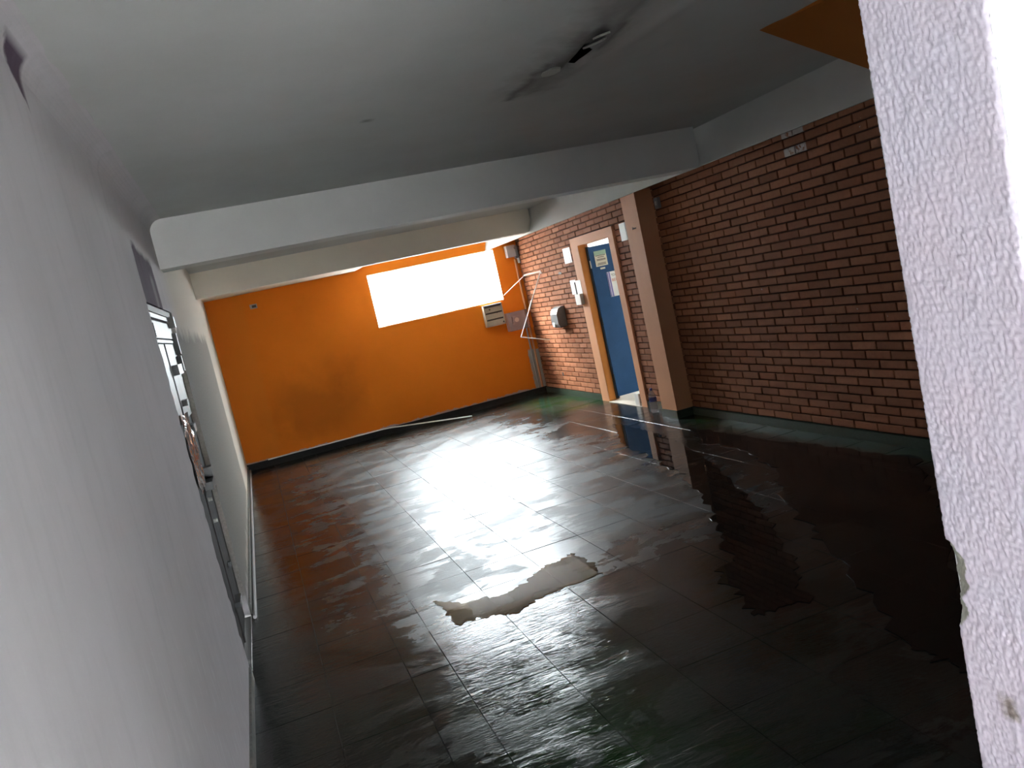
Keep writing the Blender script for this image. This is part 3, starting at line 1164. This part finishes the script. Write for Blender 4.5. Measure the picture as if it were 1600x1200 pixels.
for (yy, zz, ly, lz, dp, nm) in ((5.66, 2.0, 0.10, 0.07, 0.045, 'hinge'), (5.72, 1.86, 0.05, 0.14, 0.03, 'hinge'), (5.66, 1.73, 0.05, 0.10, 0.03, 'hinge'),
                                 (4.50, 1.93, 0.10, 0.07, 0.03, 'hinge'), (4.46, 1.77, 0.06, 0.12, 0.03, 'hinge'),
                                 (5.22, 1.70, 0.30, 0.06, 0.040, 'lock_plate'), (5.18, 1.50, 0.12, 0.035, 0.035, 'bolt'), (5.20, 1.34, 0.14, 0.05, 0.035, 'bolt'),
                                 (5.25, 0.98, 0.22, 0.05, 0.05, 'padlock'), (5.38, 1.02, 0.10, 0.10, 0.05, 'hasp'), (5.30, 0.45, 0.05, 0.03, 0.02, 'bolt'), (5.12, 0.26, 0.18, 0.03, 0.035, 'latch')):
    bm = BM()
    ebox(bm, 0.0, dp, yy - ly / 2, yy + ly / 2, zz - lz / 2, zz + lz / 2)
    link(nm, bm, M['black'], parent=d2, bevel=0.004)
for (yy, zz) in ((5.16, 0.90), (5.14, 0.77)):
    bm = BM()
    tube(bm, [(0.0, yy - 5.1, zz), (0.022, yy - 5.1, zz)], 0.012, 8)
    link('knob', bm, M['white_plastic'], parent=d2)

# crinkled plastic film hanging on the near leaf
bm = BM()
fl = []
for i in range(15):
    row = []
    for j in range(40):
        yy = 4.50 + 0.45 * i / 14
        zz = 1.46 - 0.42 * j / 39
        xx = 0.012 + 0.010 * noise.noise(Vector((yy * 14, zz * 9, 2))) + 0.006 * noise.noise(Vector((yy * 40, zz * 26, 5)))
        row.append(bm.verts.new((xx - 0.008, yy + 0.015 * noise.noise(Vector((0, zz * 12, i))), zz)))
    fl.append(row)
for i in range(14):
    for j in range(39):
        bm.faces.new((fl[i][j], fl[i + 1][j], fl[i + 1][j + 1], fl[i][j + 1]))
film = link('plastic_film', bm, M['foil'], label='crinkled shiny plastic film hanging on the grey double door of the left wall', cat='plastic film')
sol = film.modifiers.new('thickness', 'SOLIDIFY')
sol.thickness = 0.001

# ---------------------------------------------------------------- things along the back wall
bm = BM()
tube(bm, [(0.30, D - 0.026, 0.100), (1.2, D - 0.026, 0.100), (2.0, D - 0.028, 0.098), (2.10, D - 0.05, 0.095), (3.24, 11.50, 0.020)], 0.010, 6)
link('edging_strip', bm, M['white_plastic'], label='long thin white edging strip along the dark skirting, its right end come away', cat='strip')


def back_thing(name, x0, x1, z0, label, cat):
    return empty(name, ((x0 + x1) / 2, D, z0), label, cat)


# beige slotted box under the window's right end
t = back_thing('letter_box', 3.91, 4.21, 1.215, 'beige metal box with dark horizontal slots fixed under right end of window', 'box')
bm = BM()
box(bm, -0.15, 0.15, -0.085, 0.0, 0.0, 0.33)
link('body', bm, M['slot'], parent=t)
for z0, z1 in ((0.012, 0.088), (0.112, 0.190), (0.214, 0.290)):
    bm = BM()
    box(bm, -0.135, 0.135, -0.098, -0.06, z0, z1)
    link('flap', bm, M['beige_metal'], parent=t, bevel=0.004)
bm = BM()
for a in ((-0.152, -0.136, 0, 0.332), (0.136, 0.152, 0, 0.332)):
    box(bm, a[0], a[1], -0.102, 0.0, a[2], a[3])
box(bm, -0.152, 0.152, -0.102, 0, -0.002, 0.010)
box(bm, -0.152, 0.152, -0.102, 0, 0.318, 0.334)
link('rim', bm, M['beige_metal'], parent=t)
for xx, zz in ((-0.06, 0.262), (0.05, 0.20), (0.125, 0.04)):
    bm = BM()
    box(bm, xx - 0.010, xx + 0.010, -0.104, -0.095, zz - 0.014, zz + 0.008)
    link('latch', bm, M['slot'], parent=t)

# cloudy plastic meter cover
t = back_thing('meter_box', 4.250, 4.580, 1.07, 'cloudy pinkish plastic meter box fixed low in right corner of orange wall', 'meter box')
bm = BM()
box(bm, -0.165, 0.165, -0.012, 0.0, 0.0, 0.29)
link('back_plate', bm, M['grey_light'], parent=t)
bm = BM()
box(bm, -0.165, 0.165, -0.14, -0.012, 0.0, 0.29)
for f in [f for f in bm.faces if f.calc_center_median().y > -0.02]:
    bm.faces.remove(f)
link('cover', bm, M['pink_clear'], parent=t, bevel=0.015)
bm = BM()
box(bm, -0.07, 0.05, -0.075, -0.012, 0.10, 0.22)
link('meter', bm, M['grey_light'], parent=t, bevel=0.01)
bm = BM()
tube(bm, [(-0.01, -0.075, 0.16), (-0.01, -0.085, 0.16)], 0.035, 14)
link('dial', bm, M['cream'], parent=t)

# junction box up in the corner and the pipes under it
t = back_thing('junction_box', 4.475, 4.655, 2.19, 'grey plastic junction box high in the right corner above the pipes', 'junction box')
bm = BM()
box(bm, -0.09, 0.045, -0.11, 0.0, 0.0, 0.18)
link('body', bm, M['grey_light'], parent=t, bevel=0.008)
bm = BM()
tube(bm, [(0.060, -0.02, 0.13), (0.060, -0.13, 0.13)], 0.032, 14)
link('lens', bm, M['grey_plastic'], parent=t)
bm = BM()
box(bm, 0.045, 0.095, -0.09, -0.01, -0.03, 0.17)
link('bracket', bm, M['grey_plastic'], parent=t, bevel=0.006)
bm = BM()
tube(bm, [(0.085, -0.05, -0.03), (0.090, -0.05, -0.11)], 0.020, 10)
link('plug', bm, M['white_plastic'], parent=t)
bm = BM()
tube(bm, [(4.606, D - 0.018, 0.10), (4.606, D - 0.018, 2.15)], 0.017, 8)
link('conduit', bm, M['tan'], label='straight tan painted conduit running up the right corner of the orange wall', cat='pipe')
bm = BM()
tube(bm, [(4.548, D - 0.016, 0.10), (4.552, D - 0.016, 1.06)], 0.014, 8)
link('conduit', bm, M['grey_light'], label='short grey conduit rising from the skirting to the cloudy meter box', cat='pipe')

# small outlet plate high on the orange wall
t = back_thing('outlet', 0.585, 0.685, 2.235, 'small grey outlet plate high at the left of the orange wall', 'outlet')
bm = BM()
box(bm, -0.05, 0.05, -0.008, 0, 0, 0.062)
link('plate', bm, M['grey_light'], parent=t, bevel=0.002)
bm = BM()
box(bm, -0.022, 0.035, -0.013, -0.006, 0.014, 0.048)
link('socket', bm, M['slot'], parent=t)

# bent white rod bracket in the corner
RY = 11.42
t = empty('rod_bracket', (W, RY, 0.80), 'bent thin white metal rod bracket on the sunlit brick beside the corner', 'bracket')
bm = BM()
P1, P2, P3, P4, P5 = Vector((4.305, D - 0.01, 1.64)), Vector((4.495, 11.45, 1.868)), Vector((4.652, 11.17, 1.872)), Vector((4.235, 11.45, 0.985)), Vector((4.664, 11.43, 0.842))
off = Vector((W, RY, 0.80))
tube(bm, [P2 - off, P3 - off, P3 - off + Vector((0.0, -0.02, -0.03))], 0.014, 8)
link('arm', bm, M['white_plastic'], parent=t)
bm = BM()
tube(bm, [P3 - off, (P3 * 0.55 + P4 * 0.45) - off], 0.007, 8)
tube(bm, [(P3 * 0.55 + P4 * 0.45) - off, (P3 * 0.42 + P4 * 0.58) - off], 0.012, 8)
tube(bm, [(P3 * 0.42 + P4 * 0.58) - off, P4 - off], 0.007, 8)
link('stay', bm, M['white_plastic'], parent=t)
bm = BM()
tube(bm, [P4 - off, P5 - off], 0.006, 8)
link('foot_rod', bm, M['white_plastic'], parent=t)
bm = BM()
tube(bm, [P2 - off, P1 - off], 0.005, 6)
link('tie_wire', bm, M['grey_light'], parent=t)

# ---------------------------------------------------------------- things on the brick wall
# soap dispenser
t = empty('dispenser', (W, 10.74, 1.045), 'grey plastic paper towel dispenser on the brick wall left of door', 'dispenser')
bm = BM()
prism(bm, [(0.0, 0.0), (-0.11, 0.0), (-0.135, 0.05), (-0.135, 0.19), (-0.10, 0.26), (-0.04, 0.285), (0.0, 0.285)], 'y', -0.125, 0.125)
link('housing', bm, M['grey_plastic'], parent=t, bevel=0.012)
bm = BM()
box(bm, -0.139, -0.130, 0.02, 0.09, 0.012, 0.075)
link('label', bm, M['paper'], parent=t)
bm = BM()
box(bm, -0.10, -0.02, -0.09, 0.09, -0.012, 0.002)
link('outlet_slot', bm, M['slot'], parent=t)


def wall_paper(name, y0, y1, z0, z1, label, cat, x=W - 0.004, m='paper'):
    o = empty(name, (x, (y0 + y1) / 2, z0), label, cat)
    b = BM()
    n = 5
    for i in range(n):
        a, c = -(y1 - y0) / 2 + (y1 - y0) * i / n, -(y1 - y0) / 2 + (y1 - y0) * (i + 1) / n
        box(b, -0.002 - 0.004 * math.sin(i), 0.0, a, c, 0, z1 - z0)
    link('sheet', b, M[m], parent=o)
    return o


wall_paper('paper_notice', 9.985, 10.24, 1.885, 2.09, 'upper blank white paper notice on bricks left of the door frame', 'notice')
wall_paper('paper_notice', 10.02, 10.21, 1.46, 1.655, 'lower blank white paper notice on bricks left of the door frame', 'notice')
t = wall_paper('leaflet_holder', 9.81, 10.02, 1.32, 1.64, 'tall white leaflet holder with grey strip overlapping the door frame', 'leaflet holder', x=W - 0.026)
bm = BM()
box(bm, -0.012, -0.002, 0.068, 0.082, 0.01, 0.30)
link('strip', bm, M['steel_dark'], parent=t)
bm = BM()
box(bm, -0.05, 0.0, -0.104, 0.06, 0.0, 0.14)
link('pocket', bm, M['white_plastic'], parent=t)
wall_paper('paper_notice', 8.27, 8.46, 1.975, 2.175, 'narrow white paper notice between the door frame and the tan pilaster', 'notice')

# dark hole marks in the brickwork
for (yy, zz, l, h, lab) in ((10.50, 1.782, 0.11, 0.03, 'dark slot in bricks above the dispenser'), (11.21, 0.315, 0.05, 0.05, 'small dark hole in bricks near the floor by the corner')):
    bm = BM()
    box(bm, W - 0.003, W + 0.01, yy - l / 2, yy + l / 2, zz - h / 2, zz + h / 2)
    o = link('brick_hole', bm, M['slot'], parent=wall_right)

# white switch right of the pilaster
t = empty('wall_switch', (W, 7.48, 2.20), 'small white switch box high on dark bricks right of the pilaster', 'switch')
bm = BM()
box(bm, -0.035, 0.0, -0.035, 0.035, 0.0, 0.11)
link('housing', bm, M['grey_light'], parent=t, bevel=0.006)
bm = BM()
box(bm, -0.040, -0.033, -0.012, 0.012, 0.035, 0.075)
link('rocker', bm, M['white_plastic'], parent=t)

# small screw hook on the pilaster
bm = BM()
tube(bm, [(4.480, 7.70, 2.06), (4.455, 7.70, 2.06), (4.448, 7.715, 2.055), (4.452, 7.72, 2.075)], 0.006, 6)
link('hook', bm, M['grey_light'], label='small metal screw hook near the top of the tan pilaster', cat='hook')

# water bottle on the floor
t = empty('water_bottle', (4.535, 8.215, 0.0), 'clear plastic water bottle with blue label and cap on floor by pilaster', 'bottle')
bm = BM()
lathe(bm, [(0.022, 0.002), (0.038, 0.006), (0.042, 0.02), (0.039, 0.045), (0.042, 0.07), (0.039, 0.10), (0.042, 0.13), (0.042, 0.19), (0.040, 0.205), (0.022, 0.245), (0.014, 0.258), (0.014, 0.272)], 20)
link('body', bm, M['pet'], parent=t, smooth=True)
bm = BM()
lathe(bm, [(0.0432, 0.135), (0.0432, 0.185)], 20, caps=False)
o = link('label', bm, M['blue_plastic'], parent=t, smooth=True)
bm = BM()
lathe(bm, [(0.0165, 0.262), (0.0165, 0.285), (0.010, 0.288)], 16)
link('cap', bm, M['blue_plastic'], parent=t, smooth=True)

# door stop block at the doorway
t = empty('door_block', (4.70, 8.86, 0.006), 'small white block standing in the doorway against the right jamb', 'block')
bm = BM()
box(bm, -0.05, 0.05, -0.055, 0.055, 0.0, 0.15)
link('body', bm, M['white_plastic'], parent=t, bevel=0.006)
bm = BM()
box(bm, -0.040, 0.03, -0.0585, -0.054, 0.03, 0.145)
link('face_plate', bm, M['grey_light'], parent=t)

# pipe along the foot of the left wall
bm = BM()
tube(bm, [(0.030, 5.48, 0.016), (0.032, 8.0, 0.016), (0.030, D - 0.03, 0.016)], 0.013, 8)
link('floor_pipe', bm, M['grey_light'], label='long pale pipe lying along the foot of the left wall', cat='pipe')

# ---------------------------------------------------------------- water on the floor


def pix(x, y, z=0.0):
    d = _f + (x - 800) / F_PX * _r - (y - 600) / F_PX * _u
    t = (z - CAM.z) / d.z
    return CAM.x + t * d.x, CAM.y + t * d.y


def puddle(pts, label, rag=0.03, sub=7, seed=0, z=0.0022, m='water'):
    n = len(pts)
    out = []
    for i in range(n):
        a, b_ = Vector(pts[i] + (0,)), Vector(pts[(i + 1) % n] + (0,))
        d = b_ - a
        nr = Vector((-d.y, d.x, 0)).normalized()
        for k in range(sub):
            p = a + d * k / sub
            q = Vector((p.x * 7, p.y * 7, seed))
            h = noise.noise(q) + 0.8 * noise.noise(q * 2.7) + 0.8 * noise.noise(q * 6.1) + 0.6 * noise.noise(q * 13.0)
            out.append(p + nr * rag * h)
    bm = BM()
    vs = [bm.verts.new((p.x, p.y, z)) for p in out]
    es = [bm.edges.new((vs[i], vs[(i + 1) % len(vs)])) for i in range(len(vs))]
    bmesh.ops.triangle_fill(bm, use_beauty=True, use_dissolve=False, edges=es)
    r = bmesh.ops.extrude_face_region(bm, geom=bm.faces[:])
    for v in [g for g in r['geom'] if isinstance(g, bmesh.types.BMVert)]:
        v.co.z -= 0.0080
    return link('puddle', bm, M[m], label=label, cat='puddle')


puddle([(1.08, 4.74), (1.13, 4.27), (1.30, 4.25), (1.42, 4.17), (1.68, 4.26), (2.02, 4.30), (2.05, 4.50), (2.02, 4.76), (1.90, 4.72), (1.76, 4.70), (1.62, 4.55), (1.42, 4.46), (1.24, 4.56)],
       'beige-tinted puddle with ragged edge at the near end of the window glare', 0.035, 14, 1, m='tinted')
puddle([(pix(*p)) for p in ((958, 662), (1010, 672), (1055, 688), (1110, 722), (1185, 790), (1235, 868), (1262, 940), (1180, 962), (1132, 905), (1137, 868), (1108, 795), (1068, 742), (1010, 712), (975, 695))],
       'long dark puddle mirroring the blue door and the tan pilaster', 0.045, 14, 2)
puddle([(pix(*p)) for p in ((1075, 668), (1180, 684), (1436, 716), (1470, 800), (1530, 1060), (1420, 1010), (1290, 850), (1225, 782), (1212, 735), (1160, 702), (1095, 692))],
       'broad dark puddle along the foot of the brick wall', 0.05, 14, 3, m='water_dull')
